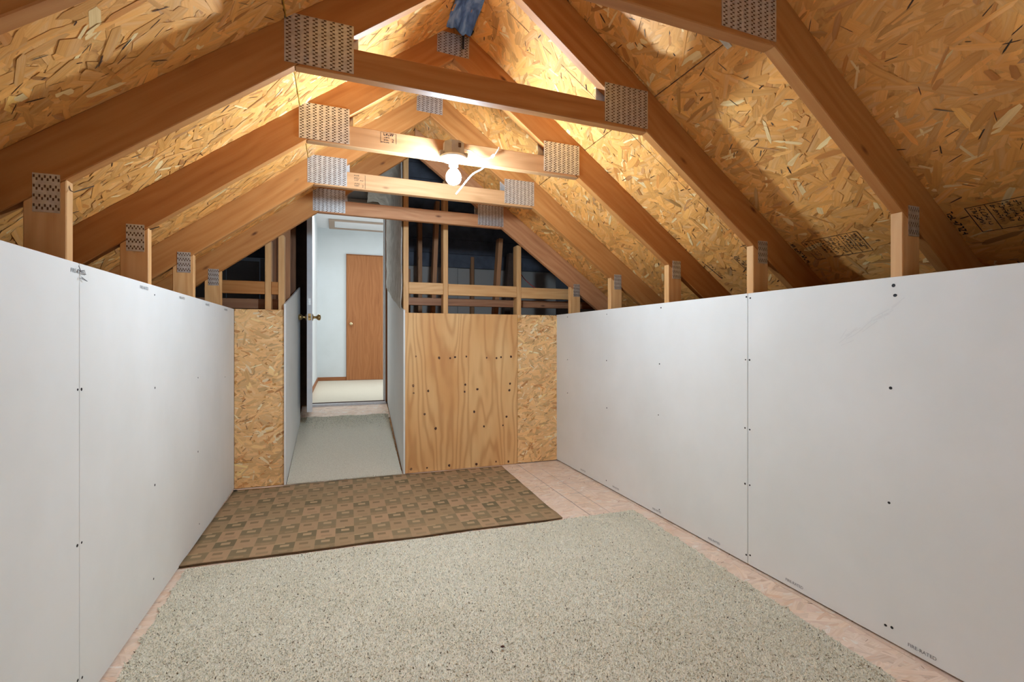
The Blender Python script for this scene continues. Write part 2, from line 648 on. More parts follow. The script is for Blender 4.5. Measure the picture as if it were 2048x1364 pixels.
def pseudo_row(x0, x1, y, h, w, rnd):
    """worn, illegible print: broken upright and level strokes."""
    segs = []
    x = x0
    while x < x1 - h * 0.4:
        cw = h * rnd.uniform(0.45, 0.75)
        for _ in range(rnd.choice((2, 3, 3))):
            t = rnd.random()
            if t < 0.4:
                xx = x + rnd.choice((0, cw))
                segs.append((xx, y, xx, y + h * rnd.uniform(0.5, 1), w))
            elif t < 0.8:
                yy = y + h * rnd.choice((0, 0.5, 1))
                segs.append((x, yy, x + cw, yy, w))
            else:
                segs.append((x, y, x + cw, y + h, w))
        x += cw + h * 0.3
    return segs


def text_obj(name, s, size, o, eu, ev, n, mat, parent, lift=0.0008, bold=0.0):
    cu = bpy.data.curves.new(name, 'FONT')
    cu.body = s
    cu.size = size
    cu.offset = bold
    tmp = bpy.data.objects.new(name, cu)
    COL.objects.link(tmp)
    bpy.context.view_layer.update()
    me = bpy.data.meshes.new_from_object(tmp.evaluated_get(bpy.context.evaluated_depsgraph_get()))
    bpy.data.objects.remove(tmp)
    bpy.data.curves.remove(cu)
    o, eu, ev, n = V(o), V(eu), V(ev), V(n)
    for v in me.vertices:
        v.co = o + eu * v.co.x + ev * v.co.y + n * lift
    me.name = name
    return link(name, me, parent, [mat])


# ------------------------------------------------------------------ main dimensions
CX = 0.51                                  # ridge line
APEX = 2.318                               # underside of rafters at ridge
SL, SR = 0.75, 0.72                        # roof slopes
TVL, TVR = 0.158, 0.178                    # vertical rafter depth
XL, XR = -0.6709, 1.7416                   # inner faces of the knee-wall posts
DW = 0.0127
WALL_H = 1.217
YT = [1.0434, 1.6577, 2.2530, 2.8713, 3.4833]
SKEW = math.atan(0.0412)
YB = 3.765                                 # face of the back partition

# ------------------------------------------------------------------ floor
floor = structure(empty('floor'))
box('deck', (-1.36, -1.65, -.10), (2.48, 5.38, -.0185), M['dark_panel'], floor, (0, 1, 0), 0)
fp = [(-0.72, -1.7, 1.215, 2.43), (-0.72, 0.733, 1.215, 2.43), (-0.72, 3.166, 1.215, 0.71),
      (0.498, -0.5, 1.215, 2.43), (0.498, -1.7, 1.215, 1.197), (0.498, 1.933, 1.215, 1.943), (1.716, -1.7, 0.1, 5.55)]
for x, y, w, l in fp:
    osb_panel(floor, (x, y, 0), (1, 0, 0), (0, 1, 0), (0, 0, 1), w, l, th=0.018, density=900, pal=PAL_FLOOR, bias=0.0, relief=0.0008, var=.4, core='osb_floor')
# snapped chalk lines on the bare corner
strokes('chalk_line', [(1.37, 2.45, 1.37, 3.74, 0.0025), (1.50, 2.50, 1.50, 3.55, 0.0018), (1.20, 3.13, 1.72, 3.13, 0.0018)],
        (0, 0, 0), (1, 0, 0), (0, 1, 0), (0, 0, 1), M['ink_grey'], floor, 0.0018)

# ------------------------------------------------------------------ knee walls (drywall)
screw_me = None


def screw(parent, p, n, r=0.0048):
    global screw_me
    if screw_me is None:
        bm = bmesh.new()
        prof = [(1.0, 0.0), (1.0, 0.12), (0.72, 0.22), (0.25, 0.10)]
        seg = 10
        rings = [[bm.verts.new((math.cos(k * 2 * PI / seg) * rr, math.sin(k * 2 * PI / seg) * rr, hh)) for k in range(seg)] for rr, hh in prof]
        for A, B in zip(rings, rings[1:]):
            for k in range(seg):
                bm.faces.new((A[k], A[(k + 1) % seg], B[(k + 1) % seg], B[k]))
        bm.faces.new(list(reversed(rings[-1])))
        screw_me = bpy.data.meshes.new('drywall_screw')
        bm.to_mesh(screw_me)
        bm.free()
        screw_me.materials.append(M['screw'])
    o = bpy.data.objects.new('drywall_screw', screw_me)
    COL.objects.link(o)
    o.parent = parent
    o.location = p
    o.rotation_euler = V(n).to_track_quat('Z', 'Y').to_euler()
    s = r * random.uniform(0.8, 1.15)
    o.scale = (s, s * random.uniform(0.75, 1.0), 0.004)
    return o


wall_left = structure(empty('wall_left'))
wall_right = structure(empty('wall_right'))
G = 0.0012


def drywall(parent, x0, x1, y0, y1, top=WALL_H, z0=0.008):
    return prism('drywall_panel', [(x0, y0 + G, z0), (x0, y1 - G, z0), (x0, y1 - G, top), (x0, y0 + G, top)], (x1 - x0, 0, 0),
                 M['drywall'], parent, (0, 1, 0), bevel=0.0016)


LW, RW = XL + DW, XR - DW
lp = [drywall(wall_left, XL, LW, -1.6, -0.79), drywall(wall_left, XL, LW, -0.79, 1.648), drywall(wall_left, XL, LW, 1.648, YB - 0.002)]
rp = [drywall(wall_right, RW, XR, -1.6, -0.68), drywall(wall_right, RW, XR, -0.68, 1.729), drywall(wall_right, RW, XR, 1.729, YB + 0.01)]
SCR_R = [(1.736, 1.202), (1.714, 1.195), (1.741, .92), (1.718, .92), (1.744, .613), (1.717, .61), (1.744, .362), (1.717, .363), (1.737, .045), (1.715, .052),
         (2.356, 1.191), (2.37, .872), (2.38, .58), (2.954, 1.183), (2.957, .868), (2.954, .545), (3.562, 1.191), (3.562, .85), (3.562, .585), (2.961, .049),
         (2.372, .042), (1.115, 1.189), (1.11, 1.156), (1.124, .85), (1.129, .468), (1.14, .055), (1.12, .058)]
SCR_L = [(2.229, 1.181), (2.233, .826), (1.638, .876), (1.659, .875), (2.232, .455), (2.875, .08), (2.218, .103), (1.636, .458), (1.660, .457),
         (1.663, .087), (1.638, .095), (3.479, .779), (2.85, .82), (2.85, .45)]
for y, z in SCR_R:
    screw(rp[2] if y > 1.729 else rp[1], (RW - 0.0001, y, z), (-1, 0, 0), 0.0058 if y < 1.3 else 0.0046)
for y, z in SCR_L:
    screw(lp[2] if y > 1.648 else lp[1], (LW + 0.0001, y, z), (1, 0, 0), 0.0046)
for y, z in ((1.531, .026), (1.072, .026), (1.979, .024), (2.436, .024), (2.879, .028), (3.339, .028), (0.61, .026)):
    text_obj('printed_stamp', 'FIRE-RATED', 0.0155, (RW, y, z), (0, -1, 0), (0, 0, 1), (-1, 0, 0), M['ink_grey'], rp[2] if y > 1.729 else rp[1])
for y, z in ((1.60, 1.188), (2.08, 1.192), (2.54, 1.192), (3.0, 1.192), (3.46, 1.192), (1.12, 1.19)):
    text_obj('printed_stamp', 'FIRE-RATED', 0.0155, (LW, y, z), (0, 1, 0), (0, 0, 1), (1, 0, 0), M['ink_grey'], lp[2] if y > 1.8 else lp[1])


# scuff on the right sheet, faint slanting pencil strokes
rs = random.Random(3)
sg = []
for i in range(16):
    t = rs.random()
    y, z = 1.30 - 0.18 * t + rs.uniform(-.012, .012), 0.995 + 0.115 * t + rs.uniform(-.012, .012)
    sg.append((-y, z, -y + rs.uniform(.02, .06), z + rs.uniform(.01, .04), 0.003))
sg += [(-1.152, 1.10, -1.142, 1.078, 0.003)]
strokes('scuff_mark', sg, (RW, 0, 0), (0, -1, 0), (0, 0, 1), (-1, 0, 0), M['smudge'], rp[1], 0.0004)
# torn paper at the top of the left joint
bm = bmesh.new()
for i in range(5):
    a = V((LW + 0.002, 1.648 + rs.uniform(-.012, .012), 1.205 - rs.uniform(0, .03)))
    tube_bm(bm, [a, a + V((rs.uniform(.002, .012), rs.uniform(-.012, .012), rs.uniform(-.012, .012))), a + V((.004, rs.uniform(-.009, .009), rs.uniform(-.012, .012)))], 0.0009, 5)
finish(bm, 'torn_paper', M['ink_grey'], lp[2], (0, 0, 1))

# ------------------------------------------------------------------ back partition
wall_back = structure(empty('wall_back'))
DY = (0, 0.012, 0)
osb_panel(wall_back, (-0.657, YB, 0.003), (1, 0, 0), (0, 0, 1), (0, -1, 0), 0.307, 1.215, th=0.011, density=1500, bias=0.15, size=0.8, pal=PAL_WALL)
osb_panel(wall_back, (1.381, YB + 0.004, 0.006), (1, 0, 0), (0, 0, 1), (0, -1, 0), 0.350, 1.207, th=0.011, density=1500, bias=0.3, size=0.8, pal=PAL_WALL)
ply = prism('plywood_panel', [(0.4775, YB, 0.003), (0.4775, YB, 1.213), (1.379, YB + 0.002, 1.213), (1.379, YB + 0.002, 0.003)], DY, M['ply'], wall_back, (0, 0, 1), bevel=0.0015, W=(1, 0, 0))
KN = [(.559, .884), (.736, .871), (.823, .866), (.861, .875), (.951, .878), (1.117, .866), (1.199, .863), (1.237, .87), (1.323, .873), (.538, .663), (.542, .606),
      (.652, .618), (.938, .603), (.943, .658), (1.041, .618), (1.314, .655), (1.308, .602), (.625, .443), (1.015, .443), (.71, .329), (1.095, .323), (1.254, .322),
      (1.284, .389), (.643, .033), (.815, .036), (1.033, .028), (1.195, .035), (1.3, .026), (.523, .033)]
kn_me = None
for x, z in KN:
    bm = bmesh.new()
    k = 9
    r = random.uniform(0.0065, 0.0105)
    vs = [bm.verts.new((x + math.cos(i * 2 * PI / k) * r * random.uniform(.75, 1.1), YB - 0.0006, z + math.sin(i * 2 * PI / k) * r * random.uniform(.8, 1.3))) for i in range(k)]
    c = bm.verts.new((x, YB + 0.0006, z))
    for i in range(k):
        bm.faces.new((vs[i], vs[(i + 1) % k], c))
    finish(bm, 'knot', M['ply_knot'], ply, (0, 0, 1))
SY0, SY1 = YB + 0.0135, YB + 0.1025


def stud(x0, x1, ztop, mat='pine_pale', y0=SY0, y1=SY1, z0=0.0):
    return box('stud', (x0, y0, z0), (x1, y1, ztop), M[mat], wall_back, (0, 0, 1))


def roof_z(x):
    return APEX - (SL * (CX - x) if x < CX else SR * (x - CX))


stud(.469, .507, 2.42, 'pine_pale')
stud(.772, .810, 2.24, 'pine_pale')
stud(1.378, 1.416, 1.78, 'pine_pale')
stud(-.473, -.435, 1.70, 'pine_pale')
stud(-.389, -.351, 1.74, 'pine_pale')
for x0, x1, zt in ((.508, .7715, 1.447), (.811, 1.377, 1.444), (1.417, 1.95, 1.438)):
    box('blocking', (x0, SY0 + 0.002, zt - 0.088), (x1, SY0 + 0.04, zt), M['pine_pale'], wall_back, (1, 0, 0))
for x0, x1 in ((-.74, -.474), (-.434, -.390)):
    box('blocking', (x0, SY0 + 0.002, 1.325), (x1, SY0 + 0.04, 1.412), M['pine'], wall_back, (1, 0, 0))

# ------------------------------------------------------------------ roof sheathing
ceiling = structure(empty('ceiling'))
zl_r, zr_r = APEX + TVL, APEX + TVR
XRID = CX + 0.0136 - 0.0272 * 0
nL = V((SL, 0, -1)).normalized()           # into the room, left slope
nR = V((-SR, 0, -1)).normalized()
dL = V((-1, 0, -SL)).normalized()          # down-slope
dR = V((1, 0, -SR)).normalized()


def on_slope(side, x):
    return zl_r - SL * (CX - x) if side < 0 else zr_r - SR * (x - CX)


RIDL = CX - 0.014
for (x_a, x_b, rows) in ((RIDL, -0.1475, [(-1.6, 0.44), (0.445, 2.88), (2.883, 3.90)]), (-0.1505, -1.25, [(-1.6, -0.72), (-0.717, 1.675), (1.678, 3.90)])):
    for y0, y1 in rows:
        lv = (x_a - x_b) / -dL.x
        osb_panel(ceiling, (x_a, y0, on_slope(-1, x_a)), (0, 1, 0), dL, nL, y1 - y0, lv, bias=1.2, density=1150)
for (x_a, x_b, rows) in ((RIDL + 0.003, 1.2085, [(-1.6, -0.72), (-0.717, 1.675), (1.678, 3.90)]), (1.2115, 2.42, [(-1.6, 0.44), (0.445, 2.88), (2.883, 3.90)])):
    for y0, y1 in rows:
        lv = (x_b - x_a) / dR.x
        osb_panel(ceiling, (x_a, y0, on_slope(1, x_a)), (0, 1, 0), dR, nR, y1 - y0, lv, bias=0.35, density=1150)
p0 = V((0.0, 0, zr_r + SR * CX))
strokes('chalk_line', [(1.945, 0.66 / dR.x, 1.945, 2.02 / dR.x, 0.0022)], p0, (0, 1, 0), dR, nR, M['ink'], ceiling, 0.0022)
strokes('yellow_seam_line', [(1.2, (CX + .1475) / -dL.x, 2.9, (CX + .1475) / -dL.x, 0.003)], (CX, 0, zl_r), (0, 1, 0), dL, nL,
        mat_plain('yellow_paint_line', srgb(170, 128, 20), 0.7), ceiling, 0.0019)


def sheath_pt(x):
    return x / dR.x


# printed grade stamps on the right slope
def grade_stamp(y0, seed, ya=0.25, title=True):
    r = random.Random(seed)
    v0, v1 = sheath_pt(1.966), sheath_pt(2.064)
    segs = []
    u0, u1 = -y0, -y0 + ya
    w = 0.0026
    for (a, b, c, d) in ((u0, v0, u1, v0), (u0, v1, u1, v1), (u0, v0, u0, v1), (u1, v0, u1, v1)):
        segs.append((a, b, c, d, w))
    for f in (0.21, 0.66, 0.83):
        segs.append((u0 + ya * f, v0, u0 + ya * f, v1, w * 0.8))
    for f0, f1 in ((0.03, 0.19), (0.24, 0.63), (0.69, 0.81), (0.86, 0.97)):
        nrow = 2 if f1 - f0 < 0.2 else 5
        for i in range(nrow):
            xx = u0 + ya * (f0 + (f1 - f0) * (i + 0.2) / nrow)
            for (a, b, c, d, ww) in pseudo_row(v0 + 0.008, v1 - 0.010 - r.uniform(0, .03), xx, ya * (f1 - f0) / nrow * 0.6, 0.0024, r):
                segs.append((b, a, d, c, ww))
    if title:
        for (a, b, c, d, ww) in pseudo_row(v0 + 0.0, v1 + 0.006, u0 - 0.055, 0.017, 0.0042, r):
            segs.append((b, a, d, c, ww))
    strokes('printed_stamp', segs, p0, (0, -1, 0), dR, nR, M['ink'], ceiling, 0.0023)


grade_stamp(1.658, 4)
grade_stamp(1.045, 9)
r9 = random.Random(21)
sg = [(-2.285, sheath_pt(1.955), -2.27, sheath_pt(2.083), 0.006), (-2.065, sheath_pt(1.955), -2.062, sheath_pt(2.065), 0.0035)]
for (a, b, c, d, ww) in pseudo_row(sheath_pt(1.965), sheath_pt(2.06), -2.055, 0.024, 0.004, r9) + pseudo_row(sheath_pt(1.97), sheath_pt(2.08), -2.262, 0.018, 0.0036, r9)[::2]:
    sg.append((b, a, d, c, ww))
sg += [(-2.14, sheath_pt(2.02), -2.15, sheath_pt(2.04), 0.004), (-2.15, sheath_pt(2.04), -2.13, sheath_pt(2.05), 0.004)]
strokes('printed_stamp', sg, p0, (0, -1, 0), dR, nR, M['ink'], ceiling, 0.0023)
# panel clip bridging the sheathing joint
p_c = V((1.21, 1.30, on_slope(1, 1.21)))
bm = bmesh.new()
bmesh.ops.create_cube(bm, size=1.0)
for v in bm.verts:
    v.co = p_c + dR * v.co.x * .042 + V((0, 1, 0)) * v.co.y * .020 + nR * (v.co.z * .0022 + .003)
bmesh.ops.bevel(bm, geom=list(bm.edges), offset=.0008, segments=1, affect='EDGES')
finish(bm, 'panel_clip', M['zinc'], ceiling, dR)
# shingle nails poking through the sheathing
nail_me = None
for (x, y) in ((1.93, 1.50), (2.02, 1.45), (1.62, 1.36), (1.74, 1.50), (1.84, 1.33), (1.40, 1.44), (1.52, 1.57), (1.90, 1.24), (1.05, 2.10), (1.34, 2.12), (1.72, 2.0)):
    bm = bmesh.new()
    p = V((x, y, on_slope(1, x)))
    q = p + nR * 0.016 + V((random.uniform(-.006, .006), random.uniform(-.008, .008), 0))
    tube_bm(bm, [p, q], [0.0017, 0.0009], 5)
    finish(bm, 'roofing_nail', M['steel'], ceiling, (0, 0, 1))


# ------------------------------------------------------------------ nail plates
def plate_mesh(w, h, nx, nz, name):
    """punched metal plate in local x, z; front towards -y; slots recessed."""
    xs, xh = [-w / 2], []
    px = w / nx
    for i in range(nx):
        x0 = -w / 2 + px * i
        xs += [x0 + px * t for t in (0.17, 0.46, 0.75)]
    xs.append(w / 2)
    zs = [-h / 2]
    pz = h / nz
    for j in range(nz):
        z0 = -h / 2 + pz * j
        zs += [z0 + pz * t for t in (0.06, 0.44, 0.56, 0.94)]
    zs.append(h / 2)
    bm = bmesh.new()
    vg = [[bm.verts.new((x, -0.0016, z)) for x in xs] for z in zs]
    for j in range(len(zs) - 1):
        for i in range(len(xs) - 1):
            a, b, c, d = vg[j][i], vg[j][i + 1], vg[j + 1][i + 1], vg[j + 1][i]
            hole = (i % 3 == 1 and j % 4 == 1) or (i % 3 == 2 and j % 4 == 3)
            if not hole:
                bm.faces.new((a, b, c, d)).material_index = 0
            else:
                lo = [bm.verts.new(v.co + V((0, 0.0014, 0))) for v in (a, b, c, d)]
                top = [a, b, c, d]
                bm.faces.new(lo).material_index = 1
                for k in range(4):
                    f = bm.faces.new((top[k], top[(k + 1) % 4], lo[(k + 1) % 4], lo[k]))
                    f.material_index = 1 if k % 2 else 0
    x0, x1, z0, z1 = -w / 2, w / 2, -h / 2, h / 2
    cs = [bm.verts.new(p) for p in ((x0, -.0016, z0), (x1, -.0016, z0), (x1, -.0016, z1), (x0, -.0016, z1), (x0, 0, z0), (x1, 0, z0), (x1, 0, z1), (x0, 0, z1))]
    for k in range(4):
        bm.faces.new((cs[k], cs[(k + 1) % 4], cs[4 + (k + 1) % 4], cs[4 + k]))
    bm.faces.new(cs[4:])
    bmesh.ops.recalc_face_normals(bm, faces=bm.faces)
    me = bpy.data.meshes.new(name)
    bm.to_mesh(me)
    bm.free()
    me.materials.append(M['zinc'])
    me.materials.append(M['slot'])
    return me


PL_BIG = plate_mesh(0.200, 0.150, 8, 13, 'nail_plate')
PL_MID = plate_mesh(0.152, 0.100, 6, 8, 'nail_plate')
PL_POST = plate_mesh(0.100, 0.056, 4, 5, 'nail_plate')


def plate(me, x, z, parent, front=True, tilt=0.0, y=None):
    o = bpy.data.objects.new('nail_plate', me)
    COL.objects.link(o)
    o.parent = parent
    o.location = (x, -0.0002 if front else 0.0382, z)
    o.rotation_euler = (0, tilt, 0 if front else PI)
    return o


# ------------------------------------------------------------------ trusses
TH = 0.038


def truss(i, label, mats, extra=True):
    t = empty('roof_truss', (CX, YT[i], 0), SKEW)
    tag(t, label, 'truss', 'roof trusses over the room')
    e = (0, TH, 0)
    xl, xr = -1.72, 1.86
    zl, zr = APEX + SL * xl, APEX - SR * xr
    dz = .04 if i == 0 else 0.0
    prism('rafter', [(0, 0, APEX - dz), (-0.0005, 0, APEX + TVL + .002), (xl, 0, zl + TVL - .0015), (xl, 0, zl - dz)], e, M[mats[0]], t, (1, 0, SL))
    prism('rafter', [(0.0008, 0, APEX), (0.0008, 0, APEX + TVR - .0015), (xr, 0, zr + TVR - .0015), (xr, 0, zr)], e, M[mats[1]], t, (1, 0, -SR))
    zb = 1.842
    zt = zb + 0.089
    a0, a1 = -(APEX - zb) / SL, (APEX - zb) / SR
    b0, b1 = -(APEX - zt) / SL, (APEX - zt) / SR
    prism('collar_tie', [(a0 + .002, 0, zb), (a1 - .002, 0, zb), (b1 - .002, 0, zt), (b0 + .002, 0, zt)], e, M[mats[2]], t, (1, 0, 0))
    for s, xi, slope in ((-1, XL - CX, SL), (1, XR - CX, SR)):
        xo = xi + s * 0.0889
        zi, zo = APEX - slope * abs(xi), APEX - slope * abs(xo)
        prism('post', [(xi, 0, 0.0), (xi, 0, zi - .001), (xo, 0, zo - .001), (xo, 0, 0.0)], e, M[mats[3]], t, (0, 0, 1))
    plate(PL_BIG, -0.562, 1.925, t, tilt=0.0)
    plate(PL_BIG, 0.563, 1.930, t)
    plate(PL_BIG, -0.545, 1.933, t, False)
    plate(PL_BIG, 0.547, 1.936, t, False)
    plate(PL_MID, -0.003, 2.382, t, tilt=0.02)
    plate(PL_POST, -1.222, 1.390, t, tilt=PI / 2)
    plate(PL_POST, 1.287, 1.402, t, tilt=PI / 2)
    return t


TL = ['nearest roof truss overhead, its collar tie cut off by the top of the photo',
      'second roof truss from the camera, dark front face, lit underside, wire nail in left post',
      'roof truss that carries the bare light bulb, stamped numeral 2 on its collar tie',
      'pale roof truss just behind the bulb, its collar tie crossing below the bulb',
      'farthest roof truss, reddish collar tie right above the doorway to the bright room']
TM = [('pine', 'pine', 'pine', 'pine_pale'), ('pine', 'pine', 'pine', 'pine_pale'), ('pine', 'pine', 'pine_mid', 'pine_pale'),
      ('pine', 'pine', 'pine_mid', 'pine_pale'), ('pine', 'pine_red', 'pine_red', 'pine_pale')]
trusses = [truss(i, TL[i], TM[i]) for i in range(5)]


def wire_nail(t, pts, r=0.0016, name='nail'):
    bm = bmesh.new()
    tube_bm(bm, pts, r, 6)
    finish(bm, name, M['steel'], t, (1, 0, 0))


wire_nail(trusses[1], [(-1.184, .018, 1.424), (-1.176, .008, 1.404), (-1.168, .006, 1.400), (-1.128, .016, 1.424)], .0014)
wire_nail(trusses[2], [(-1.184, .018, 1.427), (-1.150, .012, 1.440)], .0022)
# mill stamps on the collar ties
r5 = random.Random(5)
sg = [(.179, 1.925, .246, 1.923, .0012), (.246, 1.923, .246, 1.880, .0014), (.179, 1.925, .179, 1.877, .0014)]
sg += pseudo_row(.193, .238, 1.911, .0105, .0026, r5) + pseudo_row(.192, .216, 1.900, .005, .0014, r5) + pseudo_row(.192, .216, 1.889, .005, .0016, r5) + pseudo_row(.181, .214, 1.879, .004, .0013, r5)
strokes('mill_stamp', sg, (-CX, 0, 0), (1, 0, 0), (0, 0, 1), (0, -1, 0), M['ink'], trusses[2], 0.0004)
text_obj('mill_stamp', '2', 0.022, (.226 - CX, 0, 1.884), (1, 0, 0), (0, 0, 1), (0, -1, 0), M['ink'], trusses[2], .0004)
sg = [(.144, 1.922, .144, 1.846, .0018)]
for zz, hh in ((1.914, .005), (1.899, .006), (1.886, .010), (1.868, .006), (1.858, .005)):
    sg += pseudo_row(.086, .112, zz, hh, .0016, r5)
sg += pseudo_row(.118, .136, 1.888, .004, .0012, r5)
strokes('mill_stamp', sg, (-CX, 0, 0), (1, 0, 0), (0, 0, 1), (0, -1, 0), M['ink'], trusses[3], 0.0004)
text_obj('mill_stamp', '2', 0.018, (.127 - CX, 0, 1.855), (1, 0, 0), (0, 0, 1), (0, -1, 0), M['ink'], trusses[3], .0004)

# ------------------------------------------------------------------ passage ramp, its walls, the doorway
RS = 0.22


def rz_(y):
    return max(0.0, RS * (y - 3.83))


YE = 5.385
passage = structure(empty('floor_ramp'))
prism('ramp_board', [(-0.34, 3.80, -0.02), (-0.34, YE + .02, rz_(YE + .02) - .002), (-0.34, YE + .02, -.02)], (0.832, 0, 0), M['osb'], passage, (0, 1, 0), bevel=0)
eu = V((1, 0, 0))
ev = V((0, 1, RS)).normalized()
rb = osb_panel(passage, (-0.335, 4.96, rz_(4.96) + 0.001), eu, ev, eu.cross(ev), 0.822, 0.42, th=0.004, density=1300, pal=PAL_FLOOR, relief=.0008, var=.5, core='osb_floor')

wpl = structure(empty('wall_passage_left'))
wpr = structure(empty('wall_passage_right'))
prism('drywall_panel', [(-.350, 3.745, 0.004), (-.350, 3.83, .01), (-.337, 4.945, .247), (-.337, 4.945, 1.493), (-.350, 3.745, 1.258)], (.0127, 0, 0), M['drywall'], wpl, (0, 1, 0), bevel=.0012)
prism('drywall_panel', [(.4645, 3.750, 0.004), (.4645, 3.83, .01), (.497, 5.36, .338), (.497, 5.36, 1.588), (.4645, 3.750, 1.232)], (.0127, 0, 0), M['drywall'], wpr, (0, 1, 0), bevel=.0012)
# framing and dark backing left of the door
for y, zt in ((4.28, 2.5), (4.86, 2.5)):
    box('stud', (-.445, y, 0), (-.356, y + .038, zt), M['pine_red' if y < 4.5 else 'pine_old'], wpl, (0, 0, 1))
box('backing_board', (-.47, 3.90, 0), (-.452, 5.38, 2.6), M['pine_old'], wpl, (0, 0, 1))
for y, zt in ((4.30, 1.62), (4.90, 1.62)):
    box('stud', (.503, y, 0), (.592, y + .038, zt), M['pine_old'], wpr, (0, 0, 1))

# grey blanket over the right side wall, lumpy, folded over the passage top
bm = bmesh.new()
uvn = 26
rg = random.Random(2)
rows = []
for i in range(uvn + 1):
    y = 3.79 + (5.36 - 3.79) * i / uvn
    row = []
    ztop_panel = 1.25 + (1.588 - 1.258) * (y - 3.77) / 1.6
    sag = -0.02 - 0.012 * math.exp(-((y - 4.45) / .3) ** 2)
    for j in range(19):
        t = j / 18
        if t < 0.8:
            z = ztop_panel + sag + (2.40 - ztop_panel - sag) * (t / 0.8)
            x = .4645 + (.0325) * (y - 3.75) / 1.61 - .003 - .004 * abs(math.sin(5 * y + 3 * z))
            x -= 0.012 * math.exp(-((t - 0.02) / .06) ** 2) * .4
        else:
            a = (t - 0.8) / 0.2
            x = .4645 + .0325 * (y - 3.75) / 1.61 - .003 - 0.20 * a * min(1, max(0, (y - 3.95) / .25))
            z = 2.40 + (0.06 * math.sin(a * PI / 2) + 0.02 * math.sin(9 * y + 7 * a)) * min(1, max(0, (y - 3.95) / .25))
        x -= rg.uniform(0, .005)
        row.append(bm.verts.new((x, y, z)))
    rows.append(row)
for A, B in zip(rows, rows[1:]):
    for j in range(18):
        bm.faces.new((A[j], B[j], B[j + 1], A[j + 1]))
blanket = finish(bm, 'insulation_blanket', M['insul'], None, (0, 1, 0), smooth=True)
sd = blanket.modifiers.new('thick', 'SOLIDIFY')
sd.thickness = 0.004
sd.offset = 0.0
tag(blanket, 'grey crumpled insulation blanket hanging above the right-hand passage drywall, beside the doorway', 'insulation')

# end wall of the passage with the door opening
wall_end = structure(empty('wall_door_end'))
DX0, DX1 = -0.250, 0.486
DZ0 = 0.352
box('wall_section', (-.60, YE + .015, -.02), (DX0 - .02, YE + .115, 2.9), M['dark_panel'], wall_end, (0, 0, 1))
box('wall_section', (DX1 + .02, YE + .015, -.02), (2.45, YE + .115, 2.9), M['grey_board'], wall_end, (0, 0, 1))
box('wall_section', (DX0 - .02, YE + .015, 2.43), (DX1 + .02, YE + .115, 2.9), M['grey_board'], wall_end, (1, 0, 0))
box('wall_section', (DX0 - .02, YE + .015, -.02), (DX1 + .02, YE + .115, DZ0 - .02), M['dark_panel'], wall_end, (1, 0, 0))

door1 = structure(empty('door_1', (DX0, YE, 0)))


def rel(o, p):
    return tuple(V(p) - o.location)


def dbox(name, lo, hi, mat, par, L=None, bevel=.002):
    return box(name, rel(par, lo), rel(par, hi), mat, par, L, bevel)


dbox('jamb', (DX0 - .02, YE, DZ0), (DX0, YE + .13, 2.41), M['white_paint'], door1)
dbox('jamb', (DX1 - .004, YE + .005, DZ0), (DX1 + .02, YE + .014, 2.43), M['oak_trim'], door1)
dbox('jamb', (DX1 - .012, YE + .0145, DZ0), (DX1 + .02, YE + .19, 2.43), M['white_paint'], door1)
dbox('head_jamb', (DX0 - .02, YE, 2.41), (DX1 + .02, YE + .13, 2.43), M['white_paint'], door1)
dbox('head_casing', (DX0 - .05, YE - .012, 2.44), (DX1 + .03, YE, 2.475), M['beige_paint'], door1)
dbox('door_stop', (DX1 - .022, YE + .07, DZ0), (DX1 - .0121, YE + .11, 2.41), M['white_paint'], door1)
th = dbox('threshold', (DX0, YE - .045, DZ0 - .034), (DX1, YE + .10, DZ0 + .004), M['alu'], door1, (1, 0, 0), .008)
dbox('weather_strip', (DX0, YE + .03, DZ0 + .004), (DX1, YE + .05, DZ0 + .012), M['dark_panel'], door1, (1, 0, 0))
# leaf, swung into the passage
hx, hy = -0.262, 5.375
fx, fy = -0.2315, 4.672
L2 = V((fx - hx, fy - hy, 0))
Lw = L2.length
L2.normalize()
Nn = V((-L2.y, L2.x, 0))
Nn = Nn if Nn.x > 0 else -Nn
t2 = 0.022
o2 = V((hx, hy, 0)) - door1.location
lo, hi = DZ0 + .022, 2.40
leaf = prism('door_leaf', [o2 + Nn * t2 + V((0, 0, lo)), o2 + L2 * Lw + Nn * t2 + V((0, 0, lo)), o2 + L2 * Lw - Nn * t2 + V((0, 0, lo)), o2 - Nn * t2 + V((0, 0, lo))],
             (0, 0, hi - lo), M['door_paint'], door1, (0, 0, 1), .002)
ec = o2 + L2 * (Lw + .0006)
for zc, h2, w2, nm in ((1.209, .029, .0125, 'latch_plate'), (1.343, .03, .011, 'strike_plate')):
    prism(nm, [ec + Nn * w2 + V((0, 0, zc - h2)), ec + Nn * w2 + V((0, 0, zc + h2)), ec - Nn * w2 + V((0, 0, zc + h2)), ec - Nn * w2 + V((0, 0, zc - h2))],
          L2 * .0016, M['brass'] if nm == 'latch_plate' else M['zinc'], leaf, (0, 0, 1), .0005)
lathe('latch_bolt', [(.008, 0), (.008, .010), (.004, .014)], M['brass'], leaf, ec + V((0, 0, 1.209)), L2, 12)
KP = [(.031, 0), (.031, .004), (.024, .008), (.012, .012), (.0105, .030), (.014, .036), (.025, .046), (.0275, .056), (.024, .066), (.012, .071), (0, .072)]
kc = o2 + L2 * (Lw - .060) + V((0, 0, 1.209))
lathe('door_knob', KP, M['brass'], leaf, kc + Nn * t2, Nn)
lathe('door_knob', KP, M['brass'], leaf, kc - Nn * t2, -Nn)

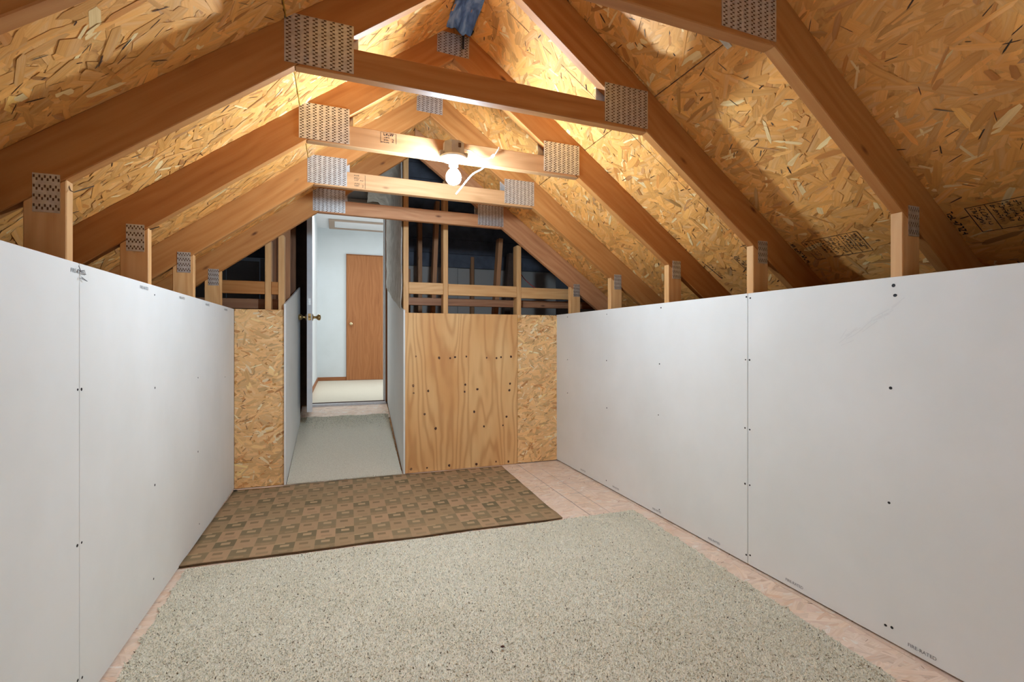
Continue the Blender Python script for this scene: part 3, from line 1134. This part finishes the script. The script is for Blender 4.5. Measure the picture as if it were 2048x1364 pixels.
# ------------------------------------------------------------------ room beyond the door
ZF, YF, XA, XB, ZC = 0.352, 8.42, -0.302, 2.4, 2.79
box_fr = structure(box('floor_far_room', (XA - .1, YE + .116, ZF - .1), (XB + .1, YF + .1, ZF), M['room_carpet'], None, bevel=0))
structure(box('wall_far_room_left', (XA - .1, YE + .116, ZF), (XA, YF, ZC), M['room_wall'], None, bevel=0))
structure(box('wall_far_room_right', (XB, YE + .116, ZF), (XB + .1, YF, ZC), M['room_wall'], None, bevel=0))
structure(box('wall_far_room_back', (XA - .1, YF, ZF), (XB + .1, YF + .1, ZC), M['room_wall'], None, bevel=0))
structure(box('ceiling_far_room', (XA - .1, YE + .116, ZC), (XB + .1, YF + .1, ZC + .1), M['room_ceiling'], None, bevel=0))
structure(box('wall_far_room_front', (DX1 + .02, YE + .117, ZF), (XB, YE + .13, ZC), M['room_wall'], None, bevel=0))
structure(box('baseboard_far_left', (XA + .0005, YE + .35, ZF + .0005), (XA + .013, YF - .014, ZF + .058), M['oak_trim'], None, (0, 1, 0)))
structure(box('baseboard_far_back', (XA + .0005, YF - .013, ZF + .0005), (.132, YF - .0005, ZF + .058), M['oak_trim'], None, (1, 0, 0)))
hatch = structure(empty('trim_1', (.35, 8.05, ZC)))
for lo_, hi_ in (((-.475, -.315, -.02), (.6, -.250, -.001)), ((-.475, .235, -.02), (.6, .30, -.001)), ((-.475, -.250, -.0195), (-.395, .235, -.001)), ((.52, -.250, -.0195), (.6, .235, -.001))):
    box('hatch_trim', lo_, hi_, M['beige_paint'], hatch)
box('hatch_panel', (-.394, -.249, -.008), (.519, .234, -.001), M['room_ceiling'], hatch)
door2 = structure(empty('door_2', (.138, YF, ZF)))
box('door_leaf', (0, -.020, .004), (.76, -.002, 2.03), M['oak'], door2, (0, 0, 1))
lathe('door_knob', [(.024, 0), (.024, .003), (.009, .006), (.009, .022), (.022, .030), (.026, .040), (.022, .048), (.008, .052), (0, .0525)], M['bright_brass'], door2, (.068, -.020, .915), (0, -1, 0))
box('casing', (-.006, -.024, 0), (-.0005, -.001, 2.04), M['oak_trim'], door2, (0, 0, 1), .001)
box('casing', (-.006, -.024, 2.033), (.766, -.001, 2.043), M['oak_trim'], door2, (1, 0, 0), .001)

# ------------------------------------------------------------------ dark attic behind the partition
wbey = structure(empty('wall_attic_beyond'))
box('grey_panel', (.62, 5.34, .2), (1.25, 5.355, 1.84), M['grey_board'], wbey, (0, 0, 1))
box('grey_panel', (1.253, 5.34, .2), (1.9, 5.355, 1.80), M['grey_board'], wbey, (0, 0, 1))
box('grey_panel', (1.903, 5.34, .2), (2.44, 5.355, 1.80), M['grey_board'], wbey, (0, 0, 1))
for k, (x0, x1) in enumerate(((-1.30, -.98), (-.97, -.70), (-.69, -.475))):
    box('grey_panel', (x0, 5.20, .1), (x1, 5.215, 1.72 + .03 * k), M['grey_board'], wbey, (0, 0, 1))
cbey = structure(empty('ceiling_attic_beyond'))
for k in range(10):
    z = 1.80 + k * .145
    yy = 5.30 - 0.035 * k
    for x0, x1 in (((-1.3, -.48), (.62, 2.44)) if z < 2.5 else ((-1.3, 2.44),)):
        prism('roof_plank', [(x0, yy, z), (x1, yy, z), (x1, yy - .034, z + .142), (x0, yy - .034, z + .142)], (0, .018, 0), M['felt'], cbey, (1, 0, 0), .002)
# webs and rails of the other roof standing there
other = []


def web(label, a, b, w, d, mat, name='framing_member'):
    a, b = V(a), V(b)
    t = (b - a).normalized()
    s = V((1, 0, 0)) if abs(t.x) < .9 else V((0, 0, 1))
    s = (s - t * s.dot(t)).normalized()
    q = t.cross(s)
    pts = [a - s * w / 2 - q * d / 2, a + s * w / 2 - q * d / 2, a + s * w / 2 + q * d / 2, a - s * w / 2 + q * d / 2]
    o = prism(name, [p - a for p in pts], b - a, M[mat], None, t)
    o.location = a
    return tag(o, label, 'lumber', 'framing behind the partition')


web('brown upright leaning right in the dark attic, left of the tall middle stud', (.76, 4.47, -.018), (.845, 4.42, 2.25), .038, .089, 'pine_red')
web('dim brown upright behind the partition, just right of the doorway stud', (.735, 4.72, -.018), (.735, 4.72, 2.25), .038, .089, 'pine_red')
web('thin dim upright against the grey panels in the middle of the dark attic', (1.40, 5.29, -.018), (1.40, 5.29, 1.92), .038, .060, 'pine_red')
web('brown leaning web in the dark attic, right of the thin dim upright', (1.275, 4.32, -.018), (1.40, 4.30, 1.93), .040, .089, 'pine_red')
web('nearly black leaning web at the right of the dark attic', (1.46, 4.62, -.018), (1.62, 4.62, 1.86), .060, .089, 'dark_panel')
web('dim brown rail nailed across the back of the studs, right side', (.515, SY1 + .0195, 1.309), (2.2, SY1 + .0195, 1.309), .060, .038, 'pine_old', 'framing_rail')
web('dim brown rail nailed across the back of the studs, left side', (-1.1, SY1 + .0195, 1.262), (-.40, SY1 + .0195, 1.262), .070, .038, 'pine_old', 'framing_rail')
bm = bmesh.new()
tube_bm(bm, spline([(1.43, 3.93, 1.62), (1.52, 3.97, 1.53), (1.59, 3.93, 1.46), (1.66, SY0 + .045, 1.39), (1.70, SY0 + .0435, 1.352)], 5), .0035, 6)
rw = finish(bm, 'red_wire', M['red_wire'], None, (0, 0, 1), smooth=True)
tag(rw, 'thin red wire running down behind the right-hand blocking', 'wire')
# outer skins so no daylight leaks in
structure(box('wall_eave_left', (-1.36, -1.65, -.05), (-1.34, 5.6, 1.30), M['dark_panel'], None, bevel=0))
structure(box('wall_eave_right', (2.46, -1.65, -.05), (2.48, 5.38, 1.45), M['dark_panel'], None, bevel=0))
structure(box('ceiling_dark_top', (-1.36, 3.99, 3.25), (2.48, 5.4, 3.3), M['dark_panel'], None, bevel=0))
wg = structure(empty('wall_gable_front'))
for lo_, hi_ in (((-1.36, -1.63, -.05), (2.48, -1.61, .40)), ((-1.36, -1.63, 1.50), (2.48, -1.61, 2.62)), ((-1.36, -1.63, .40), (-.22, -1.61, 1.50)), ((1.32, -1.63, .40), (2.48, -1.61, 1.50))):
    box('sheathing_panel', lo_, hi_, M['osb'], wg, bevel=0)
win = structure(empty('added_window_1', (.55, -1.60, .95)))  # unseen window added behind the camera to go with the fill light
for lo_, hi_ in (((-.80, -.01, -.58), (.80, .02, -.54)), ((-.80, -.01, .54), (.80, .02, .58)), ((-.80, -.0095, -.54), (-.76, .0195, .54)), ((.76, -.0095, -.54), (.80, .0195, .54)), ((-.02, -.009, -.54), (.02, .019, .54))):
    box('added_window_frame', lo_, hi_, M['white_paint'], win)

# ------------------------------------------------------------------ light fixture on the third truss
lamp = tag(empty('bare_bulb_light', (.497, 2.203, 1.842)), 'lit bare bulb in a white porcelain holder under a grey box on the collar tie', 'light')
bm = bmesh.new()
k = 8
R0 = .049
rows = []
for z, rr in ((.004, R0), (.060, R0 * .97), (.0601, R0 * .90)):
    rows.append([bm.verts.new((rr * math.cos((i + .5) * 2 * PI / k), rr * math.sin((i + .5) * 2 * PI / k), z)) for i in range(k)])
for A, B in zip(rows, rows[1:]):
    for i in range(k):
        bm.faces.new((A[i], A[(i + 1) % k], B[(i + 1) % k], B[i]))
bm.faces.new(rows[0])
bm.faces.new(rows[-1])
jb = finish(bm, 'junction_box', M['box_grey'], lamp, (0, 0, 1))
for sx in (-1, 1):
    box('box_ear', (sx * .056 - .008, -.012, .002), (sx * .056 + .008, .012, .020), M['box_grey'], lamp, bevel=.001)
box('knockout', (.012, -.0475, .028), (.024, -.0445, .048), M['slot'], jb, bevel=.0005)
lathe('lamp_holder', [(.0, -.001), (.058, -.001), (.060, -.004), (.059, -.012), (.050, -.018), (.034, -.021), (.022, -.024), (.0205, -.046), (.018, -.047), (0, -.047)], M['porcelain'], lamp, (0, 0, 0), seg=36)
lathe('bulb_base', [(.0135, -.040), (.0135, -.052), (.0125, -.054), (0, -.054)], M['zinc'], lamp, (0, 0, 0), seg=20)
bulb = lathe('bulb_glass', [(.0128, -.050), (.0145, -.056), (.024, -.066), (.032, -.079), (.0350, -.093), (.033, -.107), (.0265, -.1185), (.0155, -.1255), (.006, -.1277), (0, -.128)], M['glow'], lamp, (0, 0, 0), seg=32)
bm = bmesh.new()
cpts = spline([(.545, 2.215, 1.885), (.580, 2.236, 1.893), (.637, 2.245, 1.869), (.674, 2.247, 1.871), (.700, 2.248, 1.886), (.722, 2.250, 1.912), (.735, 2.262, 1.936), (.730, 2.285, 1.9345),
                (.712, 2.303, 1.915), (.690, 2.306, 1.87), (.660, 2.306, 1.838), (.618, 2.310, 1.812), (.590, 2.330, 1.78), (.545, 2.36, 1.72)], 6)
tube_bm(bm, cpts, .0037, 8)
cab = finish(bm, 'cable', M['cable'], None, (0, 0, 1), smooth=True)
tag(cab, 'white electrical cable from the lamp box looping over the collar tie', 'cable')
st = box('staple', (-.007, -.004, -.008), (.007, .004, .008), M['cable'], cab, bevel=.001)
st.location = (.699, 2.249, 1.886)
st.rotation_euler = (0, .8, 0)

# ------------------------------------------------------------------ blue tarp at the ridge
bm = bmesh.new()
rr = random.Random(12)
rows = []
NS = 12
for i in range(13):
    s = i / 12
    y = 1.72 + .515 * s
    row = []
    for j in range(NS + 1):
        t = j / NS
        x = .455 + .135 * t + (.012 - .02 * t) * s
        zroof = min(on_slope(-1, x), on_slope(1, x)) - .012
        drop = .045 * math.sin(PI * t) * (0.6 + .4 * math.sin(7 * s + 1))
        z = min(zroof, 2.50 - drop) - .012 * math.sin(9 * t + 5 * s)
        if s > .9:
            tip = math.exp(-((t - .66) / .17) ** 2)
            z -= .055 * tip * (s - .9) / .1
        row.append(bm.verts.new((x + rr.uniform(-.003, .003), y + rr.uniform(-.004, .004), z + rr.uniform(-.004, .004))))
    rows.append(row)
for A, B in zip(rows, rows[1:]):
    for j in range(NS):
        bm.faces.new((A[j], A[j + 1], B[j + 1], B[j]))
tarp = finish(bm, 'tarp', M['tarp'], None, (0, 1, 0), smooth=True)
tarp.modifiers.new('thick', 'SOLIDIFY').thickness = .0015
ss = tarp.modifiers.new('smooth', 'SUBSURF')
ss.levels = ss.render_levels = 1
tag(tarp, 'crumpled blue tarp stuffed under the ridge above the bulb truss', 'tarp')
prism('strap', [(.546, 2.232, 2.445), (.556, 2.232, 2.445), (.555, 2.236, 2.360), (.545, 2.236, 2.360)], (0, .002, 0), M['blackstrap'], tarp, (0, 0, 1), 0)
bm = bmesh.new()
vs = [bm.verts.new(p) for p in ((.575, 2.06, 2.475), (.612, 2.06, 2.458), (.606, 2.21, 2.452), (.590, 2.235, 2.430), (.566, 2.215, 2.455))]
bm.faces.new(vs)
felt = finish(bm, 'felt_flap', M['blackstrap'], tarp, (0, 1, 0))
felt.modifiers.new('thick', 'SOLIDIFY').thickness = .003


# ------------------------------------------------------------------ carpets
def pile(parent, poly_fn, x0, x1, y0, y1, N, zfn, h=(.007, .012), r=.0026, dark=.02, inside=None, tint=1.0):
    """cut-pile yarn tufts standing on a carpet (three-sided leaning tufts)."""
    X = RNG.uniform(x0, x1, N)
    Y = RNG.uniform(y0, y1, N)
    keep = poly_fn(X, Y)
    X, Y = X[keep], Y[keep]
    n = len(X)
    Z = zfn(X, Y)
    H = RNG.uniform(h[0], h[1], n)
    ang = RNG.uniform(0, 2 * PI, n)
    rad = r * RNG.uniform(.7, 1.4, n)
    P = np.zeros((n, 4, 3))
    for k in range(3):
        a = ang + k * 2 * PI / 3
        P[:, k, 0] = X + np.cos(a) * rad
        P[:, k, 1] = Y + np.sin(a) * rad
        P[:, k, 2] = Z
    P[:, 3, 0] = X + RNG.normal(0, .0045, n)
    P[:, 3, 1] = Y + RNG.normal(0, .0045, n)
    P[:, 3, 2] = Z + H
    me = bpy.data.meshes.new('pile')
    me.vertices.add(n * 4)
    me.vertices.foreach_set('co', P.reshape(-1).astype(np.float32))
    base = (np.arange(n) * 4)[:, None]
    F = np.stack([base + np.array([0, 1, 3]), base + np.array([1, 2, 3]), base + np.array([2, 0, 3])], 1).reshape(-1)
    me.loops.add(n * 9)
    me.loops.foreach_set('vertex_index', F.astype(np.int32))
    me.polygons.add(n * 3)
    me.polygons.foreach_set('loop_start', (np.arange(n * 3) * 3).astype(np.int32))
    me.update(calc_edges=True)
    light = np.array(srgb(254, 250, 232)[:3])
    mid = np.array(srgb(238, 231, 208)[:3])
    dk = np.array(srgb(96, 84, 66)[:3])
    f = RNG.random((n, 1))
    c = light * f + mid * (1 - f)
    isd = RNG.random(n) < dark
    c[isd] = dk * RNG.uniform(.7, 1.7, (isd.sum(), 1))
    col = np.ones((n, 4, 4), np.float32)
    col[..., :3] = (c * tint)[:, None, :]
    at = me.color_attributes.new('yarn', 'FLOAT_COLOR', 'POINT')
    at.data.foreach_set('color', col.reshape(-1))
    o = link('pile', me, parent, [M['yarn']])
    return stuff(o)


carpet = prism('carpet', [(-.600, .55, 0.001), (1.560, 1.0, 0.001), (1.580, 1.45, 0.001), (1.618, 2.10, 0.001), (1.640, 2.50, 0.001), (1.18, 2.500, 0.001), (.2, 2.508, 0.001), (-.626, 2.512, 0.001), (-.612, 1.9, 0.001)],
               (0, 0, .005), M['carpet_base'], None, (1, 0, 0), 0)
tag(carpet, 'speckled cream cut-pile carpet piece covering most of the floor', 'carpet')


def in_carpet(X, Y):
    e = .006 * np.sin(Y * 37) + .005 * np.sin(Y * 91 + 1)
    return (X > -.606 - (Y - 1.2) * .014 + e) & (X < 1.555 + (Y - 1.0) * .058 + e) & (Y < np.where(X < 1.19, 2.507 - .0135 * (X + .66) / 1.85, 2.505) + .003 * np.sin(X * 40)) & (Y > .62 + (X + .6) * .176 + .01 * np.sin(X * 60))


pile(carpet, in_carpet, -.65, 1.68, .5, 2.55, 235000, lambda X, Y: np.full(len(X), .0045), h=(.004, .008), r=.0031, dark=.02)

ramp_carpet = prism('carpet', [(-.333, 3.752, .003), (-.333, 3.84, .004), (-.3235, 5.04, rz_(5.04) + .003), (-.3235, 5.04, rz_(5.04) + .007), (-.333, 3.752, .009)],
                    (.786, 0, 0), M['carpet_base'], None, (0, 1, 0), 0)
tag(ramp_carpet, 'greenish beige carpet strip running up the passage ramp to the doorway', 'carpet')
pile(ramp_carpet, lambda X, Y: (Y < 5.04 + .01 * np.sin(X * 21)) & (X < .453 + (Y - 3.8) * .0165) & (X > -.332 + (Y - 3.8) * .011), -.336, .48, 3.748, 5.06, 46000, lambda X, Y: np.maximum(0, RS * (Y - 3.83)) + .007, h=(.004, .009), r=.0034, dark=.035, tint=.86)

# rug: thin woven runner with slightly wavy edges
bm = bmesh.new()
nx, ny = 60, 30
C4 = [V((-.662, 2.534, 0)), V((1.190, 2.516, 0)), V((1.228, 3.722, 0)), V((-.650, 3.705, 0))]
uvl = bm.loops.layers.uv.new('UVMap')
grid = []
rq = random.Random(8)
for j in range(ny + 1):
    row = []
    v = j / ny
    for i in range(nx + 1):
        u = i / nx
        p = (C4[0] * (1 - u) + C4[1] * u) * (1 - v) + (C4[3] * (1 - u) + C4[2] * u) * v
        if j == 0:
            p.y += .004 * math.sin(u * 19)
        if j == ny and .16 < u < .62:
            p.y += .012
        z = .0075 + .0014 * math.sin(u * 31 + v * 7) * math.sin(v * 13 + 2)
        if v < .06:
            z += .006
        elif v < .16:
            z += .006 * (1 - (v - .06) / .10)
        if j == ny and u > .3:
            z += .002
        row.append(bm.verts.new((p.x, p.y, z)))
    grid.append(row)
for j in range(ny):
    for i in range(nx):
        f = bm.faces.new((grid[j][i], grid[j][i + 1], grid[j + 1][i + 1], grid[j + 1][i]))
        for lp_, (a, b) in zip(f.loops, ((i, j), (i + 1, j), (i + 1, j + 1), (i, j + 1))):
            lp_[uvl].uv = (a / nx * 1.86, b / ny * 1.2)
me = bpy.data.meshes.new('rug')
bm.to_mesh(me)
bm.free()
for p in me.polygons:
    p.use_smooth = True
rug = link('rug', me, None, [M['rug'], M['rug_edge']])
sm = rug.modifiers.new('thick', 'SOLIDIFY')
sm.thickness = .0055
sm.offset = -1
sm.material_offset_rim = 1
tag(rug, 'brown woven runner rug with olive and tan checks before the passage', 'rug')


# ------------------------------------------------------------------ crumbs
def crumb(loc, s, label, mat):
    bm = bmesh.new()
    bmesh.ops.create_icosphere(bm, subdivisions=1, radius=s)
    q = random.Random(int(loc[0] * 1e4))
    for v in bm.verts:
        v.co.x *= q.uniform(.7, 1.5)
        v.co.y *= q.uniform(.5, 1.1)
        v.co.z *= q.uniform(.2, .5)
    o = finish(bm, 'crumb', mat, None, (1, 0, 0))
    o.location = loc
    tag(o, label, 'debris')


crumb((.503, 1.514, .018), .0075, 'dark red-brown leaf crumb lying on the cream carpet', M['crumb'])
crumb((.491, 1.452, .017), .0035, 'tiny dark crumb on the carpet just in front of the leaf crumb', M['crumb'])
crumb((-.640, 3.690, .012), .011, 'dark scrap in the left corner behind the rug', M['screw'])
